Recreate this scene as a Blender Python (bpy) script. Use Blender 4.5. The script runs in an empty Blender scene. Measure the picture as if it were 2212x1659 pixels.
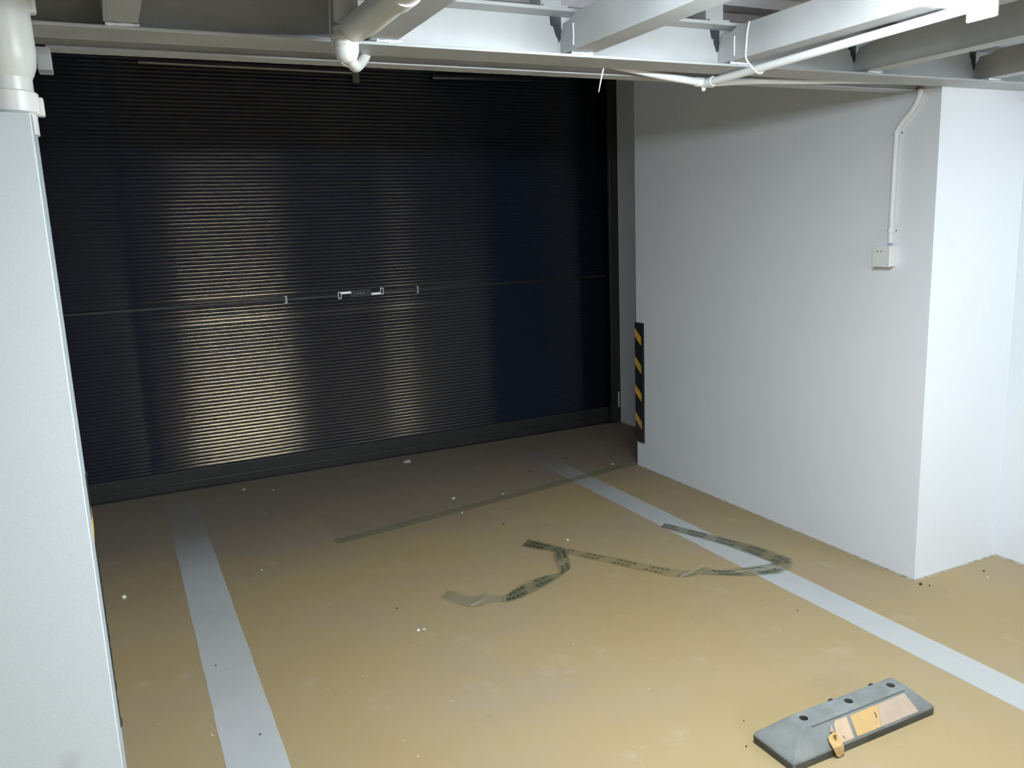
import bpy, bmesh, math, random
from mathutils import Vector, Matrix, noise
random.seed(4)
S = bpy.context.scene
COL = S.collection

# ---------------------------------------------------------------- camera
cam_d = bpy.data.cameras.new('camera')
cam = bpy.data.objects.new('camera', cam_d)
COL.objects.link(cam)
YAW, PIT, ROL, FPX = 0.4469838, 0.18909775, -0.03892636, 1778.79
f = Vector((math.sin(YAW) * math.cos(PIT), math.cos(YAW) * math.cos(PIT), -math.sin(PIT)))
r0 = Vector((math.cos(YAW), -math.sin(YAW), 0))
u0 = r0.cross(f)
r = r0 * math.cos(ROL) + u0 * math.sin(ROL)
u = -r0 * math.sin(ROL) + u0 * math.cos(ROL)
cam.matrix_world = Matrix(((r.x, u.x, -f.x, 0), (r.y, u.y, -f.y, 0), (r.z, u.z, -f.z, 1.62), (0, 0, 0, 1)))
cam_d.sensor_width = 36
cam_d.lens = FPX / 2212 * 36
cam_d.clip_start = 0.02
S.camera = cam

# ---------------------------------------------------------------- world, exposure
w = bpy.data.worlds.new('world')
S.world = w
w.use_nodes = True
w.node_tree.nodes['Background'].inputs[0].default_value = (0.6, 0.7, 0.85, 1)
w.node_tree.nodes['Background'].inputs[1].default_value = 0.05
S.view_settings.view_transform = 'Standard'
S.view_settings.look = 'None'
S.view_settings.gamma = 1
S.view_settings.use_curve_mapping = False
S.view_settings.exposure = 0.0
LAMP_COL = (0.86, 0.95, 1.0, 1)
LAMP_POWER = 270.0

# ---------------------------------------------------------------- materials
def mat(name, col, rough=0.5, metal=0.0, spec=0.5):
    m = bpy.data.materials.new(name)
    m.use_nodes = True
    b = m.node_tree.nodes['Principled BSDF']
    b.inputs['Base Color'].default_value = (*col, 1)
    b.inputs['Roughness'].default_value = rough
    b.inputs['Metallic'].default_value = metal
    b.inputs['Specular IOR Level'].default_value = spec
    return m

def N(m, t, **kw):
    n = m.node_tree.nodes.new(t)
    for k, v in kw.items():
        if k in n.inputs.keys() if isinstance(k, str) else False:
            n.inputs[k].default_value = v
        else:
            setattr(n, k, v)
    return n

def L(m, a, b):
    m.node_tree.links.new(a, b)

def BS(m):
    return m.node_tree.nodes['Principled BSDF']

def ramp(m, src, stops):
    n = m.node_tree.nodes.new('ShaderNodeValToRGB')
    el = n.color_ramp.elements
    while len(el) < len(stops):
        el.new(0.5)
    for e, (p, c) in zip(el, stops):
        e.position = p
        e.color = (*c, 1) if len(c) == 3 else c
    L(m, src, n.inputs[0])
    return n

def mix(m, fac, a, b, blend='MIX'):
    n = m.node_tree.nodes.new('ShaderNodeMix')
    n.data_type = 'RGBA'
    n.blend_type = blend
    for sock, v in ((n.inputs[0], fac), (n.inputs[6], a), (n.inputs[7], b)):
        if isinstance(v, bpy.types.NodeSocket):
            L(m, v, sock)
        elif isinstance(v, (int, float)):
            sock.default_value = v
        else:
            sock.default_value = (*v, 1)
    return n.outputs[2]

def math_(m, op, a, b=None, c=None):
    n = m.node_tree.nodes.new('ShaderNodeMath')
    n.operation = op
    for i, v in enumerate((a, b, c)):
        if v is None:
            continue
        if isinstance(v, bpy.types.NodeSocket):
            L(m, v, n.inputs[i])
        else:
            n.inputs[i].default_value = v
    return n.outputs[0]

def noise_n(m, scale, detail=3, rough=0.5, vec=None):
    n = m.node_tree.nodes.new('ShaderNodeTexNoise')
    n.inputs['Scale'].default_value = scale
    n.inputs['Detail'].default_value = detail
    n.inputs['Roughness'].default_value = rough
    if vec is None:
        vec = objc(m)
    L(m, vec, n.inputs['Vector'])
    return n.outputs[0]

def objc(m):
    t = m.node_tree.nodes.get('TC') or m.node_tree.nodes.new('ShaderNodeTexCoord')
    t.name = 'TC'
    return t.outputs['Object']

def bump(m, h, dist, strength=0.5):
    n = m.node_tree.nodes.new('ShaderNodeBump')
    n.inputs['Distance'].default_value = dist
    n.inputs['Strength'].default_value = strength
    L(m, h, n.inputs['Height'])
    L(m, n.outputs[0], BS(m).inputs['Normal'])

def mottled(name, c1, c2, scale, rough, metal=0.0, bumpd=0.0, bscale=60):
    m = mat(name, c1, rough, metal)
    rr = ramp(m, noise_n(m, scale, 4), [(0.35, c1), (0.65, c2)])
    L(m, rr.outputs[0], BS(m).inputs['Base Color'])
    if bumpd:
        bump(m, noise_n(m, bscale, 3), bumpd)
    return m

# walls: cool white emulsion, slight roller texture, smudges
def wall_mat():
    m = mat('wall_paint', (0.80, 0.82, 0.84), 0.75, 0, 0.3)
    base = ramp(m, noise_n(m, 1.6, 4), [(0.3, (0.81, 0.845, 0.895)), (0.7, (0.85, 0.88, 0.925))]).outputs[0]
    L(m, base, BS(m).inputs['Base Color'])
    bump(m, noise_n(m, 150, 3), 0.0008, 0.35)
    return m
M = {}
M['wall'] = wall_mat()

def casing_mat():
    m = mat('casing_paint', (0.79, 0.82, 0.845), 0.6, 0, 0.3)
    # a grey rubbed stain low on the casing
    sx = m.node_tree.nodes.new('ShaderNodeSeparateXYZ')
    L(m, objc(m), sx.inputs[0])
    dx = math_(m, 'DIVIDE', math_(m, 'ADD', sx.outputs[0], 0.215), 0.05)
    dz = math_(m, 'DIVIDE', math_(m, 'SUBTRACT', sx.outputs[2], 0.42), 0.075)
    d = math_(m, 'SQRT', math_(m, 'ADD', math_(m, 'MULTIPLY', dx, dx), math_(m, 'MULTIPLY', dz, dz)))
    msk = ramp(m, math_(m, 'ADD', d, math_(m, 'MULTIPLY', noise_n(m, 35, 4), 0.8)),
               [(0.35, (1, 1, 1)), (1.0, (0, 0, 0))]).outputs[0]
    c = mix(m, math_(m, 'MULTIPLY', msk, 0.4), (0.76, 0.82, 0.87), (0.42, 0.43, 0.44))
    L(m, c, BS(m).inputs['Base Color'])
    bump(m, noise_n(m, 150, 3), 0.0008, 0.3)
    return m
M['casing'] = casing_mat()
M['side_shade'] = mat('casing_side_shade', (0.47, 0.53, 0.58), 0.5)  # darker tone that puts shade on the casing side face

def floor_mat():
    m = mat('floor_epoxy', (0.55, 0.43, 0.25), 0.55, 0, 0.35)
    oc = objc(m)
    big = noise_n(m, 1.3, 5, 0.6)
    c = ramp(m, big, [(0.3, (0.385, 0.285, 0.140)), (0.5, (0.385, 0.295, 0.160)), (0.7, (0.37, 0.29, 0.195))]).outputs[0]
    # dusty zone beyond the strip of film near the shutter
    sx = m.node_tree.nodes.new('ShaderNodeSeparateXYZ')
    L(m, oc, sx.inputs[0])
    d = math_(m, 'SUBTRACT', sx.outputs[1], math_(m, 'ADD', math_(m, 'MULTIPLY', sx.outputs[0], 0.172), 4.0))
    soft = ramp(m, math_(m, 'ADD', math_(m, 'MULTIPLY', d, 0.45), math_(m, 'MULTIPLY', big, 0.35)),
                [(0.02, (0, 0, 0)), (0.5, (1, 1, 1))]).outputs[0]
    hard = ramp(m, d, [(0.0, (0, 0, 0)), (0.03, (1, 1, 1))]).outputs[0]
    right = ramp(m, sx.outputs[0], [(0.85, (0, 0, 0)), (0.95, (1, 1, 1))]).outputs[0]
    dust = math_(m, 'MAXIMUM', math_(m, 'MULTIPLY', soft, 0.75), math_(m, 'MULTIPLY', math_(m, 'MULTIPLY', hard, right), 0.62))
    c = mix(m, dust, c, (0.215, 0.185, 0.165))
    # pale smudges
    sm = ramp(m, noise_n(m, 5.0, 5, 0.65), [(0.60, (0, 0, 0)), (0.75, (1, 1, 1))]).outputs[0]
    c = mix(m, math_(m, 'MULTIPLY', sm, 0.32), c, (0.50, 0.44, 0.36))
    # darker grimy patches
    dk = ramp(m, noise_n(m, 2.7, 5, 0.7), [(0.60, (0, 0, 0)), (0.78, (1, 1, 1))]).outputs[0]
    c = mix(m, math_(m, 'MULTIPLY', dk, 0.28), c, (0.24, 0.195, 0.135))
    # small spots: dark drips and pale crumbs pressed into the coating
    for sc, thr, col in ((9, 0.045, (0.22, 0.17, 0.10)), (22, 0.06, (0.30, 0.24, 0.15)), (14, 0.05, (0.85, 0.82, 0.75))):
        v = m.node_tree.nodes.new('ShaderNodeTexVoronoi')
        v.inputs['Scale'].default_value = sc
        mp = m.node_tree.nodes.new('ShaderNodeMapping')
        mp.inputs['Location'].default_value = (sc * 1.7, sc * 0.3, 0)
        mp.inputs['Scale'].default_value = (1, 1, 0)
        L(m, oc, mp.inputs[0])
        L(m, mp.outputs[0], v.inputs['Vector'])
        dist = math_(m, 'ADD', v.outputs['Distance'], math_(m, 'MULTIPLY', noise_n(m, 90, 2), 0.05))
        spot = ramp(m, dist, [(thr, (1, 1, 1)), (thr + 0.025, (0, 0, 0))]).outputs[0]
        sep = m.node_tree.nodes.new('ShaderNodeSeparateColor')
        L(m, v.outputs['Color'], sep.inputs[0])
        pick = math_(m, 'GREATER_THAN', sep.outputs[0], 0.72)
        c = mix(m, math_(m, 'MULTIPLY', math_(m, 'MULTIPLY', spot, pick), 0.6), c, col)
    L(m, c, BS(m).inputs['Base Color'])
    bump(m, noise_n(m, 60, 4), 0.001, 0.25)
    rg = math_(m, 'ADD', math_(m, 'MULTIPLY', noise_n(m, 6, 3), 0.2), 0.5)
    L(m, rg, BS(m).inputs['Roughness'])
    return m
M['floor'] = floor_mat()

def line_mat():
    m = mat('line_paint', (0.68, 0.70, 0.70), 0.55, 0, 0.35)
    sx = m.node_tree.nodes.new('ShaderNodeSeparateXYZ')
    L(m, objc(m), sx.inputs[0])
    n1 = noise_n(m, 3, 4, 0.6)
    c = ramp(m, n1, [(0.3, (0.45, 0.465, 0.465)), (0.7, (0.50, 0.51, 0.505))]).outputs[0]
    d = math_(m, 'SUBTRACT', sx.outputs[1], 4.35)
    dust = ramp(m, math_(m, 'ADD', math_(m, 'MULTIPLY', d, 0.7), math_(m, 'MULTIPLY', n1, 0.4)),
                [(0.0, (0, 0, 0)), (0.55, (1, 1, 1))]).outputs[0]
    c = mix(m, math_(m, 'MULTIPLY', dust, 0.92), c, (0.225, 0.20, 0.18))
    v = m.node_tree.nodes.new('ShaderNodeTexVoronoi')
    v.inputs['Scale'].default_value = 11
    L(m, objc(m), v.inputs['Vector'])
    spot = ramp(m, v.outputs['Distance'], [(0.04, (1, 1, 1)), (0.07, (0, 0, 0))]).outputs[0]
    c = mix(m, math_(m, 'MULTIPLY', spot, 0.4), c, (0.3, 0.3, 0.28))
    L(m, c, BS(m).inputs['Base Color'])
    return m
M['line'] = line_mat()

M['gap_shade'] = mat('gap_shade_tone', (0.03, 0.032, 0.045), 0.7)  # shade inside the joist cope gaps, given as a dark colour
M['steel'] = mottled('grey_steel_paint', (0.40, 0.415, 0.42), (0.48, 0.495, 0.50), 5, 0.5, 0, 0.0006, 40)
M['deck'] = mottled('deck_sheet', (0.40, 0.39, 0.42), (0.52, 0.50, 0.50), 6, 0.5, 0.2)
M['pvc'] = mottled('white_pvc', (0.72, 0.74, 0.71), (0.78, 0.79, 0.77), 8, 0.32)
M['conduit'] = mat('white_conduit', (0.80, 0.81, 0.81), 0.4)
M['plastic'] = mat('white_plastic', (0.80, 0.81, 0.80), 0.35)
M['dark'] = mat('socket_hole', (0.02, 0.02, 0.02), 0.6)
M['screw'] = mat('screw_metal', (0.28, 0.28, 0.27), 0.35, 0.6)
M['chrome'] = mat('chrome', (0.85, 0.86, 0.88), 0.25, 0.6)
M['black'] = mat('black_plate', (0.012, 0.013, 0.016), 0.4)
M['wire'] = mat('pale_wire', (0.75, 0.75, 0.74), 0.5)
M['concrete'] = mottled('concrete_roof', (0.30, 0.30, 0.30), (0.38, 0.38, 0.37), 2, 0.9)

def shutter_mat():
    m = mat('shutter_bronze', (0.056, 0.045, 0.029), 0.11, 1.0, 0.5)
    nt = m.node_tree
    d = nt.nodes.new('ShaderNodeBsdfDiffuse')
    d.inputs[0].default_value = (0.012, 0.019, 0.037, 1)
    ad = nt.nodes.new('ShaderNodeAddShader')
    L(m, BS(m).outputs[0], ad.inputs[0]); L(m, d.outputs[0], ad.inputs[1])
    L(m, ad.outputs[0], nt.nodes['Material Output'].inputs[0])
    return m
M['shutter'] = shutter_mat()
M['roller'] = mat('roller_metal', (0.17, 0.17, 0.18), 0.22, 1.0)
M['rail'] = mat('rail_paint', (0.030, 0.029, 0.028), 0.4)

def emit(name, col, strength):
    m = bpy.data.materials.new(name)
    m.use_nodes = True
    b = BS(m)
    b.inputs['Base Color'].default_value = (0.9, 0.9, 0.9, 1)
    b.inputs['Emission Color'].default_value = col
    b.inputs['Emission Strength'].default_value = strength
    return m
M['lamp'] = emit('lamp_diffuser', LAMP_COL, LAMP_POWER)
M['lamp2'] = emit('bay_lamp_diffuser', LAMP_COL, LAMP_POWER * 0.30)
M['lamp3'] = emit('aisle_lamp_diffuser', LAMP_COL, LAMP_POWER * 0.95)

# ---------------------------------------------------------------- mesh helpers
class MB:
    def __init__(s):
        s.bm = bmesh.new()
    def box(s, x0, x1, y0, y1, z0, z1, bev=0.0):
        g = bmesh.ops.create_cube(s.bm, size=1)
        vs = g['verts']
        for v in vs:
            v.co = Vector((x0 + (v.co.x + .5) * (x1 - x0), y0 + (v.co.y + .5) * (y1 - y0), z0 + (v.co.z + .5) * (z1 - z0)))
        if bev:
            es = list({e for v in vs for e in v.link_edges})
            bmesh.ops.bevel(s.bm, geom=es, offset=bev, segments=2, affect='EDGES', profile=0.5)
        return s
    def poly_z(s, pts, z0, z1):
        a = [s.bm.verts.new((x, y, z0)) for x, y in pts]
        b = [s.bm.verts.new((x, y, z1)) for x, y in pts]
        s.bm.faces.new(a[::-1]); s.bm.faces.new(b)
        n = len(pts)
        for i in range(n):
            s.bm.faces.new((a[i], a[(i + 1) % n], b[(i + 1) % n], b[i]))
        return s
    def prism(s, ring0, ring1):
        a = [s.bm.verts.new(p) for p in ring0]
        b = [s.bm.verts.new(p) for p in ring1]
        n = len(a)
        s.bm.faces.new(a[::-1]); s.bm.faces.new(b)
        for i in range(n):
            s.bm.faces.new((a[i], a[(i + 1) % n], b[(i + 1) % n], b[i]))
        return s
    def tube(s, pts, rad, seg=20, cap=True, smooth_path=0):
        pts = [Vector(p) for p in pts]
        rads = rad if isinstance(rad, (list, tuple)) else [rad] * len(pts)
        rings = []
        up = None
        for i, p in enumerate(pts):
            if i == 0: t = pts[1] - p
            elif i == len(pts) - 1: t = p - pts[i - 1]
            else:
                t = (pts[i + 1] - p).normalized() + (p - pts[i - 1]).normalized()
            if t.length < 1e-9: t = Vector((0, 0, 1))
            t.normalize()
            if up is None:
                up = t.orthogonal().normalized()
            else:
                up = (up - t * up.dot(t))
                up = up.normalized() if up.length > 1e-6 else t.orthogonal().normalized()
            sd = t.cross(up)
            rings.append([s.bm.verts.new(p + (up * math.cos(2 * math.pi * k / seg) + sd * math.sin(2 * math.pi * k / seg)) * rads[i]) for k in range(seg)])
        for a, b in zip(rings, rings[1:]):
            for k in range(seg):
                s.bm.faces.new((a[k], a[(k + 1) % seg], b[(k + 1) % seg], b[k]))
        if cap:
            s.bm.faces.new(rings[0][::-1]); s.bm.faces.new(rings[-1])
        return s
    def build(s, name, m, parent=None, smooth=False, origin=None):
        bmesh.ops.recalc_face_normals(s.bm, faces=s.bm.faces[:])
        me = bpy.data.meshes.new(name)
        if origin is not None:
            bmesh.ops.translate(s.bm, verts=s.bm.verts[:], vec=-Vector(origin))
        s.bm.to_mesh(me); s.bm.free()
        o = bpy.data.objects.new(name, me)
        for mm in (m if isinstance(m, (list, tuple)) else [m]):
            me.materials.append(mm)
        COL.objects.link(o)
        if origin is not None:
            o.location = origin
        if smooth:
            for p in me.polygons: p.use_smooth = True
            try:
                me.set_sharp_from_angle(angle=math.radians(35))
            except Exception:
                pass
        if parent:
            o.parent = parent
            if origin is None:
                o.location = -parent.location
        return o

def bez(p, n=8):
    """Catmull-Rom through p"""
    p = [Vector(q) for q in p]
    out = []
    for i in range(len(p) - 1):
        a = p[max(i - 1, 0)]; b = p[i]; c = p[i + 1]; d = p[min(i + 2, len(p) - 1)]
        for k in range(n):
            t = k / n
            out.append(0.5 * ((2 * b) + (c - a) * t + (2 * a - 5 * b + 4 * c - d) * t * t + (-a + 3 * b - 3 * c + d) * t ** 3))
    out.append(p[-1])
    return out

def thing(name, label, cat, loc=(0, 0, 0), group=None):
    o = bpy.data.objects.new(name, None)
    o.empty_display_size = 0.05
    COL.objects.link(o)
    o.location = loc
    o['label'] = label; o['category'] = cat
    if group: o['group'] = group
    return o

def tag(o, label, cat, group=None, kind=None):
    if label: o['label'] = label
    if cat: o['category'] = cat
    if group: o['group'] = group
    if kind: o['kind'] = kind
    return o

def struct(o, label=None):
    o['kind'] = 'structure'
    if label: o['label'] = label
    return o

# ================================================================ THE SHELL
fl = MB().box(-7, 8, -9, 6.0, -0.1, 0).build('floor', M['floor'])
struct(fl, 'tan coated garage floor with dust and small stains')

# ragged plaster foot: wall footprint polygons extruded, plus a rough caulk line
wr = MB().poly_z([(3.625, -9), (3.625, 2.335), (3.07, 2.335), (3.07, 4.485), (3.655, 4.485), (3.655, 6.0), (4.4, 6.0), (4.4, -9)], 0, 2.86)
o = wr.build('wall_right', M['wall'])
# notch the part under the steel floor (walls there stop beneath the beams)
struct(o, 'white painted right-hand wall stepping around the pillar')
o = MB().box(-0.75, -0.106, 2.03, 2.165, 0, 1.89, 0.003).build('wall_left', M['casing'])
struct(o, 'white boxed pipe casing at the left, front face in view')
struct(MB().box(-0.106, -0.105, 2.032, 2.163, 0, 1.885).build('trim_shade_strip', M['side_shade']), 'added grey-blue strip painting shade onto the casing side face')  # thin layer added to dim the brightly lit side of the casing
o = MB().poly_z([(-0.75, 2.20), (-0.55, 2.20), (-0.55, 6.0), (-1.0, 6.0), (-1.0, 2.03), (-0.75, 2.03)], 0, 2.86).build('wall_left_rear', M['wall'])
struct(o)
struct(MB().box(-1.0, 4.4, 5.78, 6.0, 0, 2.86).build('wall_back', M['wall']))
struct(MB().box(-7, 4.4, -9.0, -8.8, 0, 2.86).build('wall_front', M['wall']))
struct(MB().box(-7.0, -6.8, -9, 2.03, 0, 2.86).build('wall_far_left', M['wall']))
struct(MB().box(-7.0, -1.0, 2.03, 2.2, 0, 2.86).build('wall_side', M['wall']))
struct(MB().box(-7.0, 4.4, -9, 6.0, 2.86, 2.96).build('ceiling', M['concrete']))

def caulk(pts, name, wob=0.006, w_=0.010, h=0.006):
    bm = MB()
    P = []
    for (a, b) in zip(pts, pts[1:]):
        a = Vector((*a, 0)); b = Vector((*b, 0))
        n = max(2, int((b - a).length / 0.02))
        for k in range(n):
            P.append(a.lerp(b, k / n))
    P.append(Vector((*pts[-1], 0)))
    for q, (p, p2) in enumerate(zip(P, P[1:])):
        t = (p2 - p).normalized(); nn = Vector((t.y, -t.x, 0))
        def wv(pp): return w_ * (0.45 + 0.9 * abs(noise.noise(pp * 14)) + 0.5 * noise.noise(pp * 40))
        w1, w2 = wv(p), wv(p2)
        if (q % 1) == 0:
            bm.prism([p - nn * .004, p + nn * w1, p + Vector((0, 0, h)) - nn * .004], [p2 - nn * .004, p2 + nn * w2, p2 + Vector((0, 0, h)) - nn * .004])
    o = bm.build(name, M['caulk'])
    struct(o)
    return o
M['caulk'] = mottled('rough_plaster_foot', (0.26, 0.22, 0.16), (0.50, 0.46, 0.39), 30, 0.9)
caulk([(3.655, 5.60), (3.655, 4.49)], 'baseboard_recess')
caulk([(3.07, 4.48), (3.07, 2.335), (3.62, 2.335), (3.62, 0.5)], 'baseboard_right')

# ================================================================ PARKING LINES
def line(x0, x1, y0, y1, label):
    rnd = random.Random(int(x0 * 100))
    n = 60
    bm = MB()
    left = []; right = []
    for i in range(n + 1):
        y = y0 + (y1 - y0) * i / n
        left.append((x0 + rnd.uniform(-.0015, .0015), y)); right.append((x1 + rnd.uniform(-.0015, .0015), y))
    for i in range(n):
        a, b, c, d = left[i], right[i], right[i + 1], left[i + 1]
        bm.prism([(*a, 0), (*b, 0), (*b, .0008), (*a, .0008)], [(*d, 0), (*c, 0), (*c, .0008), (*d, .0008)])
    bmesh.ops.remove_doubles(bm.bm, verts=bm.bm.verts[:], dist=1e-5)
    o = bm.build('parking_line', M['line'])
    tag(o, label, 'parking line', 'painted bay lines')
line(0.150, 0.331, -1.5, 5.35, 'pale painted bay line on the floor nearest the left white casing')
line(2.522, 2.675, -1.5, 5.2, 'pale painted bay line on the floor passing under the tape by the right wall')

# ================================================================ ROLLER SHUTTER
SY = 5.62
sh = thing('roller_shutter', 'dark corrugated roller shutter closing the far end of the bay', 'shutter', (1.6, SY, 0))
bm = bmesh.new()
pitch = 0.0238
z0, z1 = 0.135, 2.79
per = 14
# one rib of the curtain, bottom to top: short steep underside, long rounded upper shoulder
RIB = []
for q in range(per):
    t = q / per
    if t < 0.24:
        RIB.append(0.0040 * (0.5 - 0.5 * math.cos(math.pi * t / 0.24)))
    else:
        v = (t - 0.24) / 0.76
        RIB.append(0.0040 * (1 - v * v * (1.35 - 0.35 * v)) )
nrow = int((z1 - z0) / pitch * per)
rows = []
skips = (1.085, 1.235)
for i in range(nrow + 1):
    z = z0 + pitch * i / per
    k = 1.0
    for sk in skips:
        if abs(z - sk) < pitch * 0.75: k = 0.75
    y = SY - k * RIB[i % per]
    row = []
    for j, x in enumerate((-0.5, 0.2, 0.9, 1.6, 2.3, 3.0, 3.585)):
        y2 = y + 0.0015 * math.sin(x * 2.1 + z * 3.0)
        row.append(bm.verts.new((x, y2, z + 0.0006 * math.sin(x * 1.3))))
    rows.append(row)
for a, b in zip(rows, rows[1:]):
    for j in range(len(a) - 1):
        bm.faces.new((a[j], a[j + 1], b[j + 1], b[j]))
me = bpy.data.meshes.new('curtain'); bm.to_mesh(me); bm.free()
me.materials.append(M['shutter'])
for p in me.polygons: p.use_smooth = True
cu = bpy.data.objects.new('curtain', me); COL.objects.link(cu); cu.parent = sh; cu.location = -sh.location
so = cu.modifiers.new('solid', 'SOLIDIFY'); so.thickness = 0.001; so.offset = 1
# bottom rail
b = MB()
b.box(-0.5, 3.585, SY - 0.012, SY + 0.012, 0.06, 0.137, 0.003)
b.box(-0.5, 3.585, SY - 0.018, SY + 0.018, 0.012, 0.062, 0.003)
b.build('bottom_bar', M['rail'], sh)
MB().box(-0.5, 3.585, SY - 0.014, SY + 0.014, 0.0, 0.0125).build('rubber_seal', M['black'], sh)
# barrel
MB().tube([(-0.5, SY + 0.06, 2.80), (3.6, SY + 0.06, 2.80)], 0.05, 32).build('barrel', M['shutter'], sh, smooth=True)
MB().tube([(0.30, SY - 0.075, 2.655), (1.58, SY - 0.075, 2.648)], 0.022, 20).build('guide_roller', M['roller'], sh, smooth=True)
MB().tube([(2.14, SY - 0.075, 2.640), (2.9, SY - 0.075, 2.655)], 0.022, 20).build('guide_roller', M['roller'], sh, smooth=True)
bk = MB().box(1.585, 1.63, SY - 0.085, SY - 0.075, 2.585, 2.70, 0.002).box(1.585, 1.63, SY - 0.085, SY, 2.69, 2.70, 0.001)
br = bk.build('bracket', M['steel2'] if 'steel2' in M else M['screw'], sh)
br['label'] = 'small grey metal bracket'
# side guide rails
for x0_, x1_, nm in ((3.565, 3.655, 'guide_rail'), (-0.55, -0.47, 'guide_rail')):
    g = MB()
    g.box(x0_, x1_, SY - 0.045, SY - 0.038, 0, 2.8, 0.001)
    g.box(x1_ - 0.012 if x0_ > 0 else x0_, x1_ if x0_ > 0 else x0_ + 0.012, SY - 0.038, SY + 0.05, 0, 2.8, 0.001)
    g.tube([(x0_ + 0.015 if x0_ > 0 else x1_ - 0.015, SY - 0.045, 0), (x0_ + 0.015 if x0_ > 0 else x1_ - 0.015, SY - 0.045, 2.8)], 0.006, 12)
    g.build(nm, M['rail'], sh)
sc = MB().box(3.630, 3.642, SY - 0.0475, SY - 0.0445, 0.13, 0.26).build('paint_chip', M['wall'], sh)
sc['label'] = 'white plaster smear on the guide rail'
# lock and handles
lk = MB().box(1.478, 1.628, SY - 0.012, SY - 0.003, 1.178, 1.232, 0.002).build('lock_plate', M['black'], sh)
for dx in (-0.022, 0, 0.022):
    MB().tube([(1.553 + dx, SY - 0.0135, 1.205), (1.553 + dx, SY - 0.011, 1.205)], 0.0045, 12).build('rivet', M['screw'], lk).location = (0, 0, 0)
for ch in lk.children: ch.location = Vector((0, 0, 0))
h1 = MB().box(1.412, 1.488, SY - 0.013, SY - 0.006, 1.206, 1.224, 0.0015)
h1.box(1.394, 1.399, SY - 0.015, SY - 0.006, 1.178, 1.222, 0.001).box(1.413, 1.418, SY - 0.015, SY - 0.006, 1.178, 1.215, 0.001)
h1.box(1.394, 1.418, SY - 0.015, SY - 0.006, 1.217, 1.224, 0.001).box(1.394, 1.418, SY - 0.015, SY - 0.006, 1.176, 1.183, 0.001)
h1.build('latch_handle', M['chrome'], sh)['label'] = 'shiny latch tab left of the lock plate'
h2 = MB().box(1.628, 1.700, SY - 0.013, SY - 0.006, 1.186, 1.204, 0.0015)
h2.box(1.694, 1.699, SY - 0.015, SY - 0.006, 1.190, 1.232, 0.001).box(1.713, 1.718, SY - 0.015, SY - 0.006, 1.190, 1.232, 0.001)
h2.box(1.694, 1.718, SY - 0.015, SY - 0.006, 1.227, 1.234, 0.001).box(1.694, 1.718, SY - 0.015, SY - 0.006, 1.187, 1.194, 0.001)
h2.build('latch_handle', M['chrome'], sh)['label'] = 'shiny latch tab right of the lock plate'
MB().box(-0.45, 1.40, SY - 0.0085, SY - 0.0035, 1.190, 1.206, 0.001).build('lock_bar', M['black'], sh)
MB().box(1.71, 3.56, SY - 0.0085, SY - 0.0035, 1.196, 1.212, 0.001).build('lock_bar', M['black'], sh)
for x in (1.045, 1.972):
    g = MB()
    zc = 1.197 if x < 1.5 else 1.202
    g.box(x - 0.007, x + 0.007, SY - 0.013, SY - 0.0085, zc - 0.026, zc + 0.026, 0.001)
    g.box(x - 0.016, x + 0.007, SY - 0.010, SY - 0.004, zc - 0.026, zc - 0.019, 0.001)
    g.box(x - 0.016, x + 0.007, SY - 0.010, SY - 0.004, zc + 0.019, zc + 0.026, 0.001)
    g.build('bar_guide', M['screw'], sh)

# ================================================================ STEEL FRAME OVERHEAD
def steel_beam(name, label, group=None):
    return thing(name, label, 'beam', (0, 0, 2.1), group)

mb = steel_beam('main_beam', 'pale grey painted steel cross beam spanning the bay above the floor')
MB().box(-0.55, 3.625, 2.200, 2.335, 2.100, 2.108, 0.0015).build('bottom_flange', M['steel'], mb)
w_ = MB().box(-0.55, 3.625, 2.262, 2.271, 2.108, 2.222)
w_.build('web', M['steel'], mb)
MB().box(-0.55, 3.625, 2.195, 2.335, 2.222, 2.232, 0.0015).build('top_flange', M['steel'], mb)
# ragged weld beads where joists land
for i, x in enumerate((0.06, 0.70, 1.29, 1.88, 2.50, 3.155)):
    rnd = random.Random(i)
    bmz = MB()
    xx = x + 0.0
    pts = [(xx + k * 0.009, 2.200 + rnd.uniform(-.001, .002), 2.110 + rnd.uniform(0, .002)) for k in range(9)]
    bmz.tube(pts, [0.002 + rnd.random() * 0.0025 for _ in pts], 10)
    bmz.build('weld_bead', M['wall'], mb)

for i, x in enumerate((1.287, 1.880, 2.500, 3.155)):  # flat dark patches on the web paint the shadow seen in the cope gaps
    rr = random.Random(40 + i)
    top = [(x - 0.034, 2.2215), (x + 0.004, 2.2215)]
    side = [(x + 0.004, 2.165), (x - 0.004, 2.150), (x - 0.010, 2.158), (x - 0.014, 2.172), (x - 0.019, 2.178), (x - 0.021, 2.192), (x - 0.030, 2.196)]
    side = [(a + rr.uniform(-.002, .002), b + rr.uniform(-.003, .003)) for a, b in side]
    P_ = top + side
    nb = MB().prism([(a, 2.2625, b) for a, b in P_], [(a, 2.2605, b) for a, b in P_]).build('gap_shade_patch', M['gap_shade'], mb)
    nb['label'] = 'dark patch painting the shade in the coped joist gap'
hb = steel_beam('header_angle', 'thin pale steel angle behind the main cross beam, in front of the shutter')
lo = bmesh.new()
rnd = random.Random(7)
xs = [-0.075 + i * 0.01 for i in range(0, int(3.14 / 0.01) + 1)]
rowsA = []
for x in xs:
    e = 0.0015 * noise.noise(Vector((x * 30, 0, 0))) + 0.001 * noise.noise(Vector((x * 90, 3, 0)))
    ya, yb = 2.437, 2.503 + e
    rowsA.append([lo.verts.new(p) for p in ((x, ya, 2.100), (x, yb, 2.100 - abs(e)), (x, yb, 2.106), (x, ya, 2.106))])
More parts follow.
